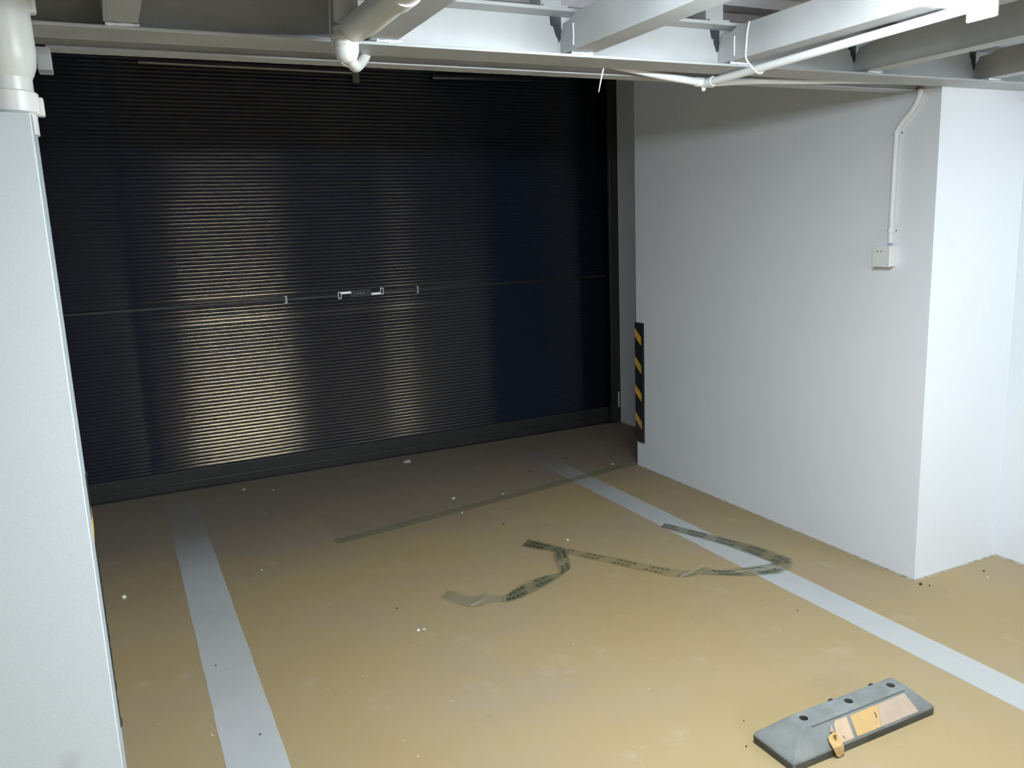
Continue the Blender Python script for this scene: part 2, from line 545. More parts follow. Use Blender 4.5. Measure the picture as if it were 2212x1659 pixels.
for a, b_ in zip(rowsA, rowsA[1:]):
    for k in range(4):
        lo.faces.new((a[k], a[(k + 1) % 4], b_[(k + 1) % 4], b_[k]))
lo.faces.new(rowsA[0]); lo.faces.new(rowsA[-1])
m_ = MB(); m_.bm.free(); m_.bm = lo
m_.build('lower_leg', M['steel'], hb)
MB().box(-0.55, 3.07, 2.440, 2.446, 2.106, 2.30).build('upright_leg', M['steel'], hb)
tb = MB().box(-0.098, -0.066, 2.434, 2.506, 2.045, 2.100, 0.002).build('end_tab', M['steel'], hb)
# lintel slab behind the angle (holds up the roof over the shutter pocket)
struct(MB().box(-0.55, 3.07, 2.446, 2.60, 2.30, 2.86).build('trim_1', M['wall']), 'wall strip above the steel angle')

JL = 'grey steel channel joist '
joists = [
    (0.056, 0.074, 'leftmost grey steel joist, dark web on either side of it'),
    (0.680, 0.080, 'grey steel joist just right of the big white drain pipe'),
    (1.287, 0.085, 'grey steel joist with bright left side, first one right of the drain pipe joist'),
    (1.880, 0.075, 'grey steel joist with white conduit running under it'),
    (2.500, 0.078, 'grey steel joist just right of the conduit joist, its side in shade'),
    (3.155, 0.070, 'rightmost grey steel joist, above the front face of the right pillar'),
]
for i, (x, wd, lab) in enumerate(joists):
    j = thing('steel_joist', lab, 'joist', (x, 2.0, 2.115), 'steel joists under the deck')
    ye = 2.198
    # web with coped upper corner near the main beam
    wb = MB()
    t = 0.006
    prof = [(-8.8, 2.115), (ye, 2.115), (ye + 0.06, 2.117), (ye + 0.06, 2.175), (ye + 0.048, 2.190), (ye + 0.044, 2.2), (ye + 0.0, 2.204), (ye - 0.03, 2.216), (-8.8, 2.216)]
    wb.prism([(x, y, z) for y, z in prof], [(x + t, y, z) for y, z in prof])
    wb.build('web', M['steel'], j)
    MB().box(x + t, x + wd, -8.8, ye, 2.115, 2.1205, 0.001).build('bottom_flange', M['steel'], j)
    MB().box(x + t, x + wd, -8.8, ye - 0.03, 2.2105, 2.216, 0.001).build('top_flange', M['steel'], j)
    if i in (2, 3):
        rr = random.Random(i)
        pts = [(x - 0.001, 2.182 + rr.uniform(-.001, .001), z) for z in (2.128, 2.14, 2.152, 2.165, 2.178, 2.188)]
        MB().tube(pts, 0.0022, 8).build('paint_drip', M['wall'], j)

# corrugated deck on top and the stub posts
dk = bmesh.new()
y = -8.8; k = 0
prof = []
while y < 2.44:
    prof += [(y, 2.30), (y + 0.06, 2.30), (y + 0.085, 2.345), (y + 0.145, 2.345)]
    y += 0.17
A = [dk.verts.new((-6.8, a, b_)) for a, b_ in prof]
B = [dk.verts.new((3.625, a, b_)) for a, b_ in prof]
for i in range(len(prof) - 1):
    dk.faces.new((A[i], A[i + 1], B[i + 1], B[i]))
m_ = MB(); m_.bm.free(); m_.bm = dk
d = m_.build('ceiling', M['deck'])
so = d.modifiers.new('solid', 'SOLIDIFY'); so.thickness = 0.002
struct(d, 'corrugated steel deck over the joists')

for x, lab in ((-0.03, 'leftmost'), (0.60, ''), (1.205, ''), (1.80, ''), (2.42, ''), (3.07, 'rightmost')):
    j = MB().box(x, x + 0.07, 2.225, 2.295, 2.232, 2.30, 0.003)
    j.box(x - 0.005, x + 0.075, 2.20, 2.30, 2.2325, 2.238)
    o = j.build('stub_post', M['steel'], origin=(x + 0.035, 2.26, 2.232))
    nm = {-0.03: 'short steel stub on the main beam left of the leftmost joist',
          0.60: 'short steel stub on the main beam behind the white drain pipe',
          1.205: 'short steel stub on the main beam between the drain pipe joist and the bright-sided joist',
          1.80: 'short steel stub on the main beam left of the conduit joist',
          2.42: 'short steel stub on the main beam right of the conduit joist',
          3.07: 'short steel stub on the main beam left of the rightmost joist'}[x]
    tag(o, nm, 'post', 'stub posts on the main beam')

# ================================================================ LAMP
lt = thing('batten_light', 'lit white batten light hung crosswise under the steel joists', 'light', (1.28, 1.335, 2.05))
MB().box(0.665, 1.885, 1.305, 1.365, 2.083, 2.115, 0.004).build('housing', M['plastic'], lt)
dm = bmesh.new()
segs = 14
ra, rb = [], []
for k in range(segs + 1):
    a = math.pi * k / segs
    p = (1.335 + 0.036 * math.cos(a), 2.083 - 0.018 * math.sin(a))
    ra.append(dm.verts.new((0.68, *p))); rb.append(dm.verts.new((1.872, *p)))
for k in range(segs):
    dm.faces.new((ra[k], ra[k + 1], rb[k + 1], rb[k]))
dm.faces.new(ra); dm.faces.new(rb[::-1]); dm.faces.new((ra[0], rb[0], rb[-1], ra[-1]))
m_ = MB(); m_.bm.free(); m_.bm = dm
m_.build('diffuser', M['lamp'], lt, smooth=True)['label'] = 'glowing diffuser'
for x in (0.668, 1.873):
    MB().box(x, x + 0.009, 1.297, 1.373, 2.046, 2.116, 0.003).build('end_cap', M['plastic'], lt)
MB().tube([(1.885, 1.33, 2.10), (1.93, 1.33, 2.102), (1.945, 1.36, 2.095)], 0.003, 8).build('cable', M['wire'], lt)

lt2 = thing('batten_light', 'short lit batten light in the bay beside the right pillar', 'light', (3.38, 1.15, 2.05))
MB().box(3.15, 3.60, 1.10, 1.20, 2.080, 2.115, 0.004).build('housing', M['plastic'], lt2)
MB().box(3.155, 3.595, 1.105, 1.195, 2.050, 2.080, 0.010).build('diffuser', M['lamp2'], lt2)
lt3 = thing('batten_light', 'lit white batten light over the aisle behind the viewpoint', 'light', (1.8, -3.0, 2.05))
MB().box(1.19, 2.41, -3.075, -2.925, 2.060, 2.115, 0.004).build('housing', M['plastic'], lt3)
MB().box(1.20, 2.40, -3.07, -2.93, 2.030, 2.060, 0.012).build('diffuser', M['lamp3'], lt3)
# ================================================================ CONDUITS
cd = thing('ceiling_conduit', 'white electrical conduit under the joist turning along the cross beam', 'conduit', (1.94, 2.40, 2.08))
R = 0.0125
MB().tube([(1.949, 1.37, 2.098), (1.943, 2.19, 2.084), (1.932, 2.375, 2.080)], R, 20).build('pipe', M['conduit'], cd, smooth=True)
MB().tube(bez([(1.926, 2.395, 2.083), (1.80, 2.395, 2.094), (1.66, 2.393, 2.110), (1.52, 2.388, 2.128), (1.40, 2.38, 2.15), (1.30, 2.37, 2.20)]), R, 16).build('pipe', M['conduit'], cd, smooth=True)
MB().tube(bez([(1.95, 2.397, 2.082), (2.15, 2.40, 2.099), (2.4, 2.40, 2.108), (2.75, 2.392, 2.122), (3.052, 2.388, 2.124)]), R, 16).build('pipe', M['conduit'], cd, smooth=True)
t_ = MB().tube([(1.934, 2.35, 2.081), (1.932, 2.395, 2.080)], 0.016, 20)
t_.tube([(1.895, 2.396, 2.085), (1.97, 2.397, 2.083)], 0.0155, 20)
t_.tube([(1.93, 2.397, 2.075), (1.931, 2.399, 2.056)], [0.010, 0.006], 12)
t_.build('tee_fitting', M['conduit'], cd, smooth=True)

wc = thing('wall_conduit', 'white conduit running down the right wall to the outlet box', 'conduit', (3.06, 2.53, 1.6))
pw = bez([(3.060, 2.425, 2.105), (3.058, 2.428, 2.08), (3.058, 2.452, 2.035), (3.058, 2.505, 1.985), (3.058, 2.528, 1.95), (3.058, 2.531, 1.90), (3.058, 2.533, 1.75), (3.058, 2.535, 1.53), (3.058, 2.536, 1.485)], 6)
MB().tube(pw, 0.0115, 18).build('pipe', M['conduit'], wc, smooth=True)
for z, yy in ((1.943, 2.529), (1.54, 2.535)):
    c_ = MB()
    c_.box(3.0665, 3.0695, yy - 0.026, yy + 0.026, z - 0.008, z + 0.008, 0.001)
    n = 10
    pts = [(3.069 - 0.0245 * math.sin(math.pi * k / n), yy + 0.0135 * math.cos(math.pi * k / n), z) for k in range(n + 1)]
    for a, b_ in zip(pts, pts[1:]):
        c_.prism([(a[0], a[1], z - 0.007), (a[0] - .001, a[1], z - 0.007), (a[0] - .001, a[1], z + 0.007), (a[0], a[1], z + 0.007)],
                 [(b_[0], b_[1], z - 0.007), (b_[0] - .001, b_[1], z - 0.007), (b_[0] - .001, b_[1], z + 0.007), (b_[0], b_[1], z + 0.007)])
    s_ = c_.build('saddle_clip', M['conduit'], wc)
    for dy in (-0.021, 0.021):
        q = MB().tube([(3.0670, yy + dy, z), (3.0645, yy + dy, z)], 0.0038, 10).build('screw', M['screw'], wc)
        q.parent = s_; q.location = (0, 0, 0)

ob = thing('outlet_box', 'white surface-mounted power outlet at the end of the wall conduit', 'outlet', (3.07, 2.555, 1.43))
MB().box(3.034, 3.0695, 2.512, 2.600, 1.385, 1.473, 0.003).build('back_box', M['plastic'], ob)
fp = MB().box(3.0275, 3.0345, 2.511, 2.601, 1.384, 1.474, 0.0025).build('face_plate', M['plastic'], ob)
hh = [(2.574, 1.452, .0022, .006), (2.555, 1.452, .0022, .006)]
for (yy, zz, a, b_) in hh:
    q = MB().box(3.0268, 3.0285, yy - a, yy + a, zz - b_ * .5, zz + b_ * .5).build('socket_slot', M['dark'], ob)
    q.parent = fp; q.location = (0, 0, 0)
q = MB().box(3.0272, 3.0285, 2.52, 2.53, 1.396, 1.3975).build('maker_mark', M['dark'], ob)
q.parent = fp; q.location = (0, 0, 0)

# loose wires
t_ = thing('hanging_wire', 'short pale wire end hanging down below the cross beam', 'wire', (1.45, 2.34, 2.1))
MB().tube([(1.487, 2.34, 2.104), (1.480, 2.337, 2.085), (1.472, 2.334, 2.062), (1.461, 2.33, 2.026)], [0.0026, 0.0026, 0.0024, 0.0012], 8).build('wire', M['wire'], t_, smooth=True)
t_ = MB().tube(bez([(1.876, 2.11, 2.216), (1.8755, 2.118, 2.19), (1.876, 2.123, 2.15), (1.877, 2.125, 2.112), (1.90, 2.13, 2.092), (1.925, 2.13, 2.072), (1.945, 2.13, 2.069), (1.960, 2.13, 2.083)], 5), 0.0028, 8)
g_ = t_.build('tie_wire', M['wire'], smooth=True)
tag(g_, 'white tie wire looped down the joist and around the conduit', 'wire')

# ================================================================ DRAIN PIPES
dp = thing('drain_pipe', 'white plastic drain pipe dropping through an elbow below the cross beam', 'pipe', (0.6, 2.12, 2.1))
cx, cy = 0.592, 2.105
MB().tube([(0.600, cy + 0.005, 2.33), (0.597, cy, 2.13)], 0.030, 28).build('riser', M['pvc'], dp, smooth=True)
MB().tube([(0.626, -1.5, 2.125), (0.626, 1.8, 2.118), (0.622, 2.00, 2.113), (0.610, 2.07, 2.110), (0.600, 2.10, 2.110)], [0.035, 0.035, 0.035, 0.034, 0.028], 28).build('branch_pipe', M['pvc'], dp, smooth=True)
n_ = MB()
n_.tube([(0.626, 1.745, 2.119), (0.626, 1.80, 2.119)], 0.0400, 28)
n_.build('coupling', M['pvc'], dp, smooth=True)
MB().tube([(cx, cy, 2.115), (cx, cy, 2.098), (cx, cy, 2.097), (cx, cy, 2.088), (cx, cy, 2.087), (cx, cy, 2.072), (cx, cy, 2.0715), (cx, cy, 2.0685), (cx, cy, 2.068), (cx, cy, 2.055), (cx, cy, 2.044), (cx, cy, 2.036), (cx, cy, 2.032)],
          [0.029, 0.029, 0.0335, 0.0335, 0.0310, 0.0310, 0.0300, 0.0300, 0.0308, 0.0295, 0.0255, 0.017, 0.006], 28).build('trap_cup', M['pvc'], dp, smooth=True)
MB().tube(bez([(0.596, 2.110, 2.050), (0.612, 2.14, 2.043), (0.635, 2.19, 2.042), (0.658, 2.245, 2.054), (0.683, 2.30, 2.073), (0.708, 2.345, 2.096), (0.728, 2.375, 2.13), (0.735, 2.385, 2.20)]), 0.0150, 20).build('outlet_bend', M['pvc'], dp, smooth=True)
n_ = MB()
pts = [(0.568, 2.14, 2.20), (0.562, 2.135, 2.115), (0.564, 2.13, 2.08), (0.570, 2.12, 2.05), (0.582, 2.11, 2.028), (0.60, 2.10, 2.02)]
pts = bez(pts, 4)
for a, b_ in zip(pts, pts[1:]):
    n_.prism([a + Vector((0, -.006, 0)), a + Vector((.0015, -.006, 0)), a + Vector((.0015, .006, 0)), a + Vector((0, .006, 0))],
             [b_ + Vector((0, -.006, 0)), b_ + Vector((.0015, -.006, 0)), b_ + Vector((.0015, .006, 0)), b_ + Vector((0, .006, 0))])
n_.build('hanger_strap', M['pvc'], dp)

lp = thing('soil_pipe', 'thick white plastic soil pipe standing in the top of the left casing', 'pipe', (-0.148, 2.10, 1.9))
ax, ay = -0.150, 2.10
MB().tube([(ax, ay, 1.85), (ax, ay, 1.99)], 0.053, 40).build('pipe', M['pvc'], lp, smooth=True)
MB().tube([(ax, ay, 1.965), (ax, ay, 1.974), (ax, ay, 1.990), (ax, ay, 2.02), (ax, ay, 2.10), (ax - 0.004, ay - 0.004, 2.14)], [0.053, 0.058, 0.064, 0.067, 0.066, 0.064], 40).build('coupling', M['pvc'], lp, smooth=True)
MB().tube(bez([(ax - 0.002, ay - 0.003, 2.105), (ax - 0.006, ay - 0.01, 2.14), (ax - 0.03, ay - 0.04, 2.185), (ax - 0.09, ay - 0.10, 2.21), (ax - 0.28, ay - 0.30, 2.215)], 6), [0.0625] * 25, 40).build('elbow', M['pvc'], lp, smooth=True)
n_ = MB().tube([(ax, ay, 1.893), (ax, ay, 1.896), (ax, ay, 1.935), (ax, ay, 1.938)], [0.056, 0.060, 0.060, 0.056], 40)
n_.box(ax + 0.052, ax + 0.068, ay - 0.014, ay + 0.014, 1.890, 1.928, 0.003)
n_.build('clamp_ring', M['plastic'], lp, smooth=True)
MB().box(ax + 0.055, ax + 0.078, ay - 0.015, ay + 0.02, 2.098, 2.142, 0.006).build('lug', M['pvc'], lp)

# ================================================================ CORNER GUARDS
def guard_mat(name='hazard_rubber', torn=False):
    m = mat(name, (0.02, 0.02, 0.02), 0.6)
    sx = m.node_tree.nodes.new('ShaderNodeSeparateXYZ')
    L(m, objc(m), sx.inputs[0])
    # object origin at the outer corner, foot of the guard
    zz = math_(m, 'SUBTRACT', sx.outputs[2], math_(m, 'MULTIPLY', sx.outputs[1], 0.80))
    t = math_(m, 'FRACT', math_(m, 'DIVIDE', math_(m, 'SUBTRACT', 0.762 + 0.188 * 3, zz), 0.188))
    y1 = math_(m, 'LESS_THAN', t, 0.30)
    band = math_(m, 'MULTIPLY', y1, math_(m, 'GREATER_THAN', sx.outputs[1], -0.068))
    if torn:
        band = math_(m, 'MULTIPLY', band, math_(m, 'GREATER_THAN', sx.outputs[2], 0.45))
    grime = ramp(m, math_(m, 'ADD', math_(m, 'MULTIPLY', sx.outputs[2], 1.6), math_(m, 'MULTIPLY', noise_n(m, 30, 4), 0.5)), [(0.25, (1, 1, 1)), (0.7, (0, 0, 0))]).outputs[0]
    yel = mix(m, math_(m, 'MULTIPLY', grime, 0.6), (0.72, 0.42, 0.06), (0.35, 0.30, 0.24))
    blk = mix(m, math_(m, 'MULTIPLY', grime, 0.35), (0.012, 0.014, 0.014), (0.10, 0.085, 0.07))
    L(m, mix(m, band, blk, yel), BS(m).inputs['Base Color'])
    return m
M['guard'] = guard_mat()
M['guard_torn'] = guard_mat('torn_hazard_rubber', True)
g = MB()
g.poly_z([(0.0, 0.0), (0.0, -0.088), (-0.008, -0.088), (-0.010, -0.080), (-0.010, 0.004), (-0.004, 0.010), (0.08, 0.010), (0.08, 0.0)], 0.0, 0.80)
o = g.build('corner_guard', M['guard'], origin=(0, 0, 0))
o.location = (3.0695, 4.4855, 0.172)
tag(o, 'black and yellow striped corner guard on the far end of the right wall', 'corner guard', 'corner guards')
g = MB()
g.poly_z([(0.0, 0.0), (0.0, -0.03), (0.003, -0.03), (0.0055, -0.020), (0.0055, 0.004), (0.002, 0.008), (-0.08, 0.008), (-0.08, 0.0)], 0.0, 0.66)
# torn edge
for v in g.bm.verts: pass
bmesh.ops.subdivide_edges(g.bm, edges=[e for e in g.bm.edges if abs(e.verts[0].co.z - e.verts[1].co.z) > 0.5], cuts=60)
for v in g.bm.verts:
    if v.co.x > 0.001 and 0.0 < v.co.z < 0.66:
        v.co.x = 0.0008 + (v.co.x) * max(0.08, 0.30 + 0.7 * noise.noise(Vector((0, 0, v.co.z * 11))) + 0.5 * noise.noise(Vector((3, 0, v.co.z * 45))))
o = g.build('corner_guard', M['guard_torn'])
o.location = (-0.1055, 2.1655, 0.42)
tag(o, 'torn black and yellow corner guard on the back edge of the left casing', 'corner guard', 'corner guards')

# ================================================================ WHEEL STOP
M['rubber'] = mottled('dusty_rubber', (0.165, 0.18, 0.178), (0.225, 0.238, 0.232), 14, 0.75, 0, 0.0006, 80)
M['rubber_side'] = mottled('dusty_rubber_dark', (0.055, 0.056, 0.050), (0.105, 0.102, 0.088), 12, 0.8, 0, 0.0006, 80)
ws = thing('wheel_stop', 'grey rubber wheel stop with worn orange strip, lying on the floor', 'wheel stop', (1.95, 1.70, 0))
X0, X1, Y0, Y1 = 1.646, 2.258, 1.614, 1.790
bx = [(X0, Y0), (X1, Y0), (X1, Y1), (X0, Y1)]
tx = [(1.728, 1.664), (2.184, 1.664), (2.184, 1.727), (1.728, 1.727)]
HS, HT = 0.030, 0.098
def ring(pts, z, ins=0):
    cx_ = (X0 + X1) / 2; cy_ = (Y0 + Y1) / 2
    return [(x + (ins if x < cx_ else -ins), y + (ins if y < cy_ else -ins), z) for x, y in pts]
wbm = bmesh.new()
R0 = [wbm.verts.new(p) for p in ring(bx, 0.0, 0.002)]
R1 = [wbm.verts.new(p) for p in ring(bx, HS)]
R2 = [wbm.verts.new(p) for p in ring(tx, HT)]
for k in range(4):
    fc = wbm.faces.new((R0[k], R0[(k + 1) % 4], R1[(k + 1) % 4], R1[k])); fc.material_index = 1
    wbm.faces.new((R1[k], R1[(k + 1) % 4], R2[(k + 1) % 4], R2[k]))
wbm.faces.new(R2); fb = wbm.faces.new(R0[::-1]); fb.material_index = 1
es = [e for e in wbm.edges if not (e.verts[0] in R0 and e.verts[1] in R0)]
bmesh.ops.bevel(wbm, geom=es, offset=0.005, segments=3, affect='EDGES', profile=0.5)
m_ = MB(); m_.bm.free(); m_.bm = wbm
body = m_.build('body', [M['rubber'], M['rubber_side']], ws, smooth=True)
HOLES = [(1.765, 1.697), (1.955, 1.696), (2.143, 1.694)]
cut = MB()
for x, y in HOLES:
    cut.tube([(x, y, 0.045), (x, y, 0.12)], 0.0135, 32)
cutter = cut.build('cutter', M['rubber_side'])
bo = body.modifiers.new('holes', 'BOOLEAN'); bo.object = cutter; bo.operation = 'DIFFERENCE'; bo.solver = 'EXACT'
cutter.location = ws.location - ws.location
dg = bpy.context.evaluated_depsgraph_get()
# body geometry is stored in world coordinates while the object sits at -parent offset
body_me = bpy.data.meshes.new_from_object(body.evaluated_get(dg))
if len(body_me.polygons) > len(body.data.polygons):
    body.modifiers.clear(); body.data = body_me
bpy.data.objects.remove(cutter)
for p in body.data.polygons: p.use_smooth = True
try: body.data.set_sharp_from_angle(angle=math.radians(30))
except Exception: pass

def slope_pt(x, t, off=0.0):
    """point on the front slope; t=0 lower edge, t=1 ridge edge"""
    y = Y0 + (1.664 - Y0) * t
    z = HS + (HT - HS) * t
    nrm = Vector((0, -(HT - HS), 1.664 - Y0)).normalized()
    return Vector((x, y, z)) + nrm * off
def strip(poly, th, name, m, parent):
    a = [slope_pt(x, t, 0.0002) for x, t in poly]
    b_ = [slope_pt(x, t, th) for x, t in poly]
    return MB().prism(a, b_).build(name, m, parent)
M['peach'] = mottled('worn_peach_film', (0.60, 0.45, 0.31), (0.54, 0.40, 0.28), 30, 0.45)
M['orange'] = mottled('orange_film', (0.60, 0.40, 0.165), (0.55, 0.36, 0.16), 30, 0.4)
M['pink'] = mottled('faded_pink_film', (0.49, 0.385, 0.30), (0.45, 0.355, 0.28), 30, 0.5)
M['rust'] = mat('rust_brown', (0.20, 0.09, 0.03), 0.7)
# groove line above the strip
strip([(1.76, 0.885), (2.165, 0.885), (2.165, 0.915), (1.76, 0.915)], 0.0008, 'groove', M['rubber_side'], ws)
st = strip([(1.832, 0.06), (1.895, 0.065), (1.899, 0.80), (1.852, 0.82), (1.842, 0.70), (1.838, 0.45)], 0.0012, 'reflective_strip', M['peach'], ws)
st['label'] = 'pale peach reflective strip'
o = strip([(1.838, 0.30), (1.841, 0.29), (1.839, 0.42), (1.836, 0.42)], 0.0016, 'hole', M['rust'], ws); o.parent = st; o.location = (0, 0, 0)
o = strip([(1.858, 0.18), (1.863, 0.14), (1.858, 0.27), (1.855, 0.27)], 0.0016, 'hole', M['rust'], ws); o.parent = st; o.location = (0, 0, 0)
st = strip([(1.909, 0.065), (2.012, 0.06), (2.035, 0.80), (1.913, 0.79)], 0.0012, 'reflective_strip', M['orange'], ws)
st['label'] = 'orange reflective strip'
o = strip([(1.998, 0.10), (2.005, 0.07), (2.004, 0.20), (1.998, 0.22)], 0.0016, 'hole', M['peach'], ws); o.parent = st; o.location = (0, 0, 0)
o = strip([(2.008, 0.40), (2.012, 0.38), (2.014, 0.58), (2.009, 0.60)], 0.0016, 'hole', M['rubber_side'], ws); o.parent = st; o.location = (0, 0, 0)
st = strip([(2.013, 0.06), (2.182, 0.055), (2.158, 0.82), (2.036, 0.80)], 0.0012, 'reflective_strip', M['pink'], ws)
st['label'] = 'faded pinkish reflective strip'
# peeling flap
fm = bmesh.new()
fp_ = [[slope_pt(1.800, .42, .004), slope_pt(1.820, .50, .008), slope_pt(1.838, .46, .002)],
       [slope_pt(1.792, .25, .010), slope_pt(1.814, .20, .005), slope_pt(1.838, .25, .003)],
       [slope_pt(1.796, .02, .010), slope_pt(1.818, .02, .013), slope_pt(1.842, .05, .005)],
       [Vector((1.806, 1.606, .016)), Vector((1.822, 1.603, .014)), Vector((1.842, 1.607, .020))],
       [Vector((1.812, 1.604, .006)), Vector((1.822, 1.602, .004)), Vector((1.836, 1.604, .010))]]
VV = [[fm.verts.new(p) for p in row] for row in fp_]
for a, b_ in zip(VV, VV[1:]):
    for k in range(2): fm.faces.new((a[k], a[k + 1], b_[k + 1], b_[k]))
m_ = MB(); m_.bm.free(); m_.bm = fm
fo = m_.build('peeling_flap', M['orange'], ws)
fo['label'] = 'torn orange flap peeling off'
so = fo.modifiers.new('s', 'SOLIDIFY'); so.thickness = 0.0012
fo2 = MB().prism([slope_pt(1.815, .52, .003), slope_pt(1.822, .75, .010), slope_pt(1.828, .50, .004)], [slope_pt(1.816, .52, .0045), slope_pt(1.823, .75, .0115), slope_pt(1.829, .50, .0055)]).build('peeling_flap', M['peach'], ws)
o = MB().prism([slope_pt(1.814, .40, .011), slope_pt(1.820, .22, .0085), slope_pt(1.826, .40, .0115)], [slope_pt(1.814, .40, .0125), slope_pt(1.820, .22, .0100), slope_pt(1.826, .40, .0130)]).build('rust_stain', M['rust'], ws)
for x in (1.905, 2.085):
    MB().box(x, x + 0.017, 1.727, 1.734, 0.085, 0.0985, 0.002).build('rubber_nub', M['black'], ws)

# ================================================================ TAPE ON THE FLOOR
def tape_mat(name, printed, tint=(0.42, 0.44, 0.34), alpha=0.35, mark=0.75):
    m = bpy.data.materials.new(name)
    m.use_nodes = True
    nt = m.node_tree
    b = BS(m)
    b.inputs['Base Color'].default_value = (*tint, 1)
    b.inputs['Roughness'].default_value = 0.28
    b.inputs['Specular IOR Level'].default_value = 0.6
    fac = alpha
    if printed:
        uv = nt.nodes.new('ShaderNodeUVMap')
        br = nt.nodes.new('ShaderNodeSeparateXYZ')
        L(m, uv.outputs[0], br.inputs[0])
        U, V = br.outputs[0], br.outputs[1]
        v1 = math_(m, 'MULTIPLY', math_(m, 'GREATER_THAN', V, 0.14), math_(m, 'LESS_THAN', V, 0.42))
        v2 = math_(m, 'MULTIPLY', math_(m, 'GREATER_THAN', V, 0.58), math_(m, 'LESS_THAN', V, 0.86))
        rows_ = math_(m, 'ADD', v1, v2)
        # glyph blocks along U (metres)
        g1 = math_(m, 'LESS_THAN', math_(m, 'FRACT', math_(m, 'DIVIDE', U, 0.024)), 0.78)
        word = math_(m, 'LESS_THAN', math_(m, 'FRACT', math_(m, 'ADD', math_(m, 'DIVIDE', U, 0.17), math_(m, 'MULTIPLY', v2, 0.12))), 0.62)
        nn = nt.nodes.new('ShaderNodeTexNoise'); nn.inputs['Scale'].default_value = 160; nn.inputs['Detail'].default_value = 1
        sc_ = nt.nodes.new('ShaderNodeMapping'); L(m, uv.outputs[0], sc_.inputs[0]); sc_.inputs['Scale'].default_value = (1, 0.055, 1)
        L(m, sc_.outputs[0], nn.inputs['Vector'])
        gl = math_(m, 'GREATER_THAN', nn.outputs[0], 0.42)
        mk = math_(m, 'MULTIPLY', math_(m, 'MULTIPLY', rows_, g1), math_(m, 'MULTIPLY', word, gl))
        c = mix(m, math_(m, 'MULTIPLY', mk, 0.9), tint, (0.035, 0.045, 0.025))
        L(m, c, b.inputs['Base Color'])
        fac = math_(m, 'ADD', math_(m, 'MULTIPLY', mk, mark - alpha), alpha)
    tr = nt.nodes.new('ShaderNodeBsdfTransparent')
    tr.inputs[0].default_value = (0.93, 0.94, 0.88, 1)
    mx = nt.nodes.new('ShaderNodeMixShader')
    if isinstance(fac, bpy.types.NodeSocket): L(m, fac, mx.inputs[0])
    else: mx.inputs[0].default_value = fac
    L(m, tr.outputs[0], mx.inputs[1]); L(m, b.outputs[0], mx.inputs[2])
    L(m, mx.outputs[0], nt.nodes['Material Output'].inputs[0])
    return m
M['tape_dark'] = tape_mat('printed_tape_dense', True, (0.20, 0.20, 0.135), 0.42, 0.95)
M['tape_pale'] = tape_mat('printed_tape_clear', True, (0.42, 0.38, 0.28), 0.14, 0.45)
M['tape_mid'] = tape_mat('printed_tape_mid', True, (0.28, 0.275, 0.19), 0.36, 0.92)
M['tape_plain'] = tape_mat('clear_tape', False, (0.38, 0.345, 0.265), 0.32)
M['film'] = tape_mat('floor_film', False, (0.30, 0.31, 0.25), 0.28)

def resamp(pts, n):
    P = bez([Vector(p) for p in pts], 10)
    d = [0]
    for a, b_ in zip(P, P[1:]): d.append(d[-1] + (b_ - a).length)
    out = []
    for i in range(n + 1):
        t = d[-1] * i / n
        k = 0
        while k < len(d) - 2 and d[k + 1] < t: k += 1
        s_ = (t - d[k]) / max(d[k + 1] - d[k], 1e-9)
        out.append(P[k].lerp(P[k + 1], s_))
    return out

def ribbon(bm, lo_, up_, zlo, zup, mi=0, n=40, u0_=0.0, seed=1, wob=0.0015):
    """lo_, up_: xy lists; zlo/zup: heights (callables of t)"""
    uvl = bm.loops.layers.uv.verify()
    A_ = resamp([(*p, 0) for p in lo_], n); B_ = resamp([(*p, 0) for p in up_], n)
    m_ = 4
    grid = []
    ucur = u0_
    us = []
    for i in range(n + 1):
        t = i / n
        row = []
        for k in range(m_ + 1):
            s_ = k / m_
            p = A_[i].lerp(B_[i], s_)
            z = zlo(t) * (1 - s_) + zup(t) * s_ + wob * (0.5 + noise.noise(Vector((p.x * 18 + seed, p.y * 18, 0))))
            row.append(bm.verts.new((p.x, p.y, max(z, 0.0006))))
        grid.append(row)
        if i: ucur += ((A_[i] + B_[i]) / 2 - (A_[i - 1] + B_[i - 1]) / 2).length
        us.append(ucur)
    for i in range(n):
        for k in range(m_):
            fc = bm.faces.new((grid[i][k], grid[i + 1][k], grid[i + 1][k + 1], grid[i][k + 1]))
            fc.material_index = mi; fc.smooth = True
            for lp_, (uu, vv) in zip(fc.loops, ((us[i], k / m_), (us[i + 1], k / m_), (us[i + 1], (k + 1) / m_), (us[i], (k + 1) / m_))):
                lp_[uvl].uv = (uu, vv)
    return grid, ucur

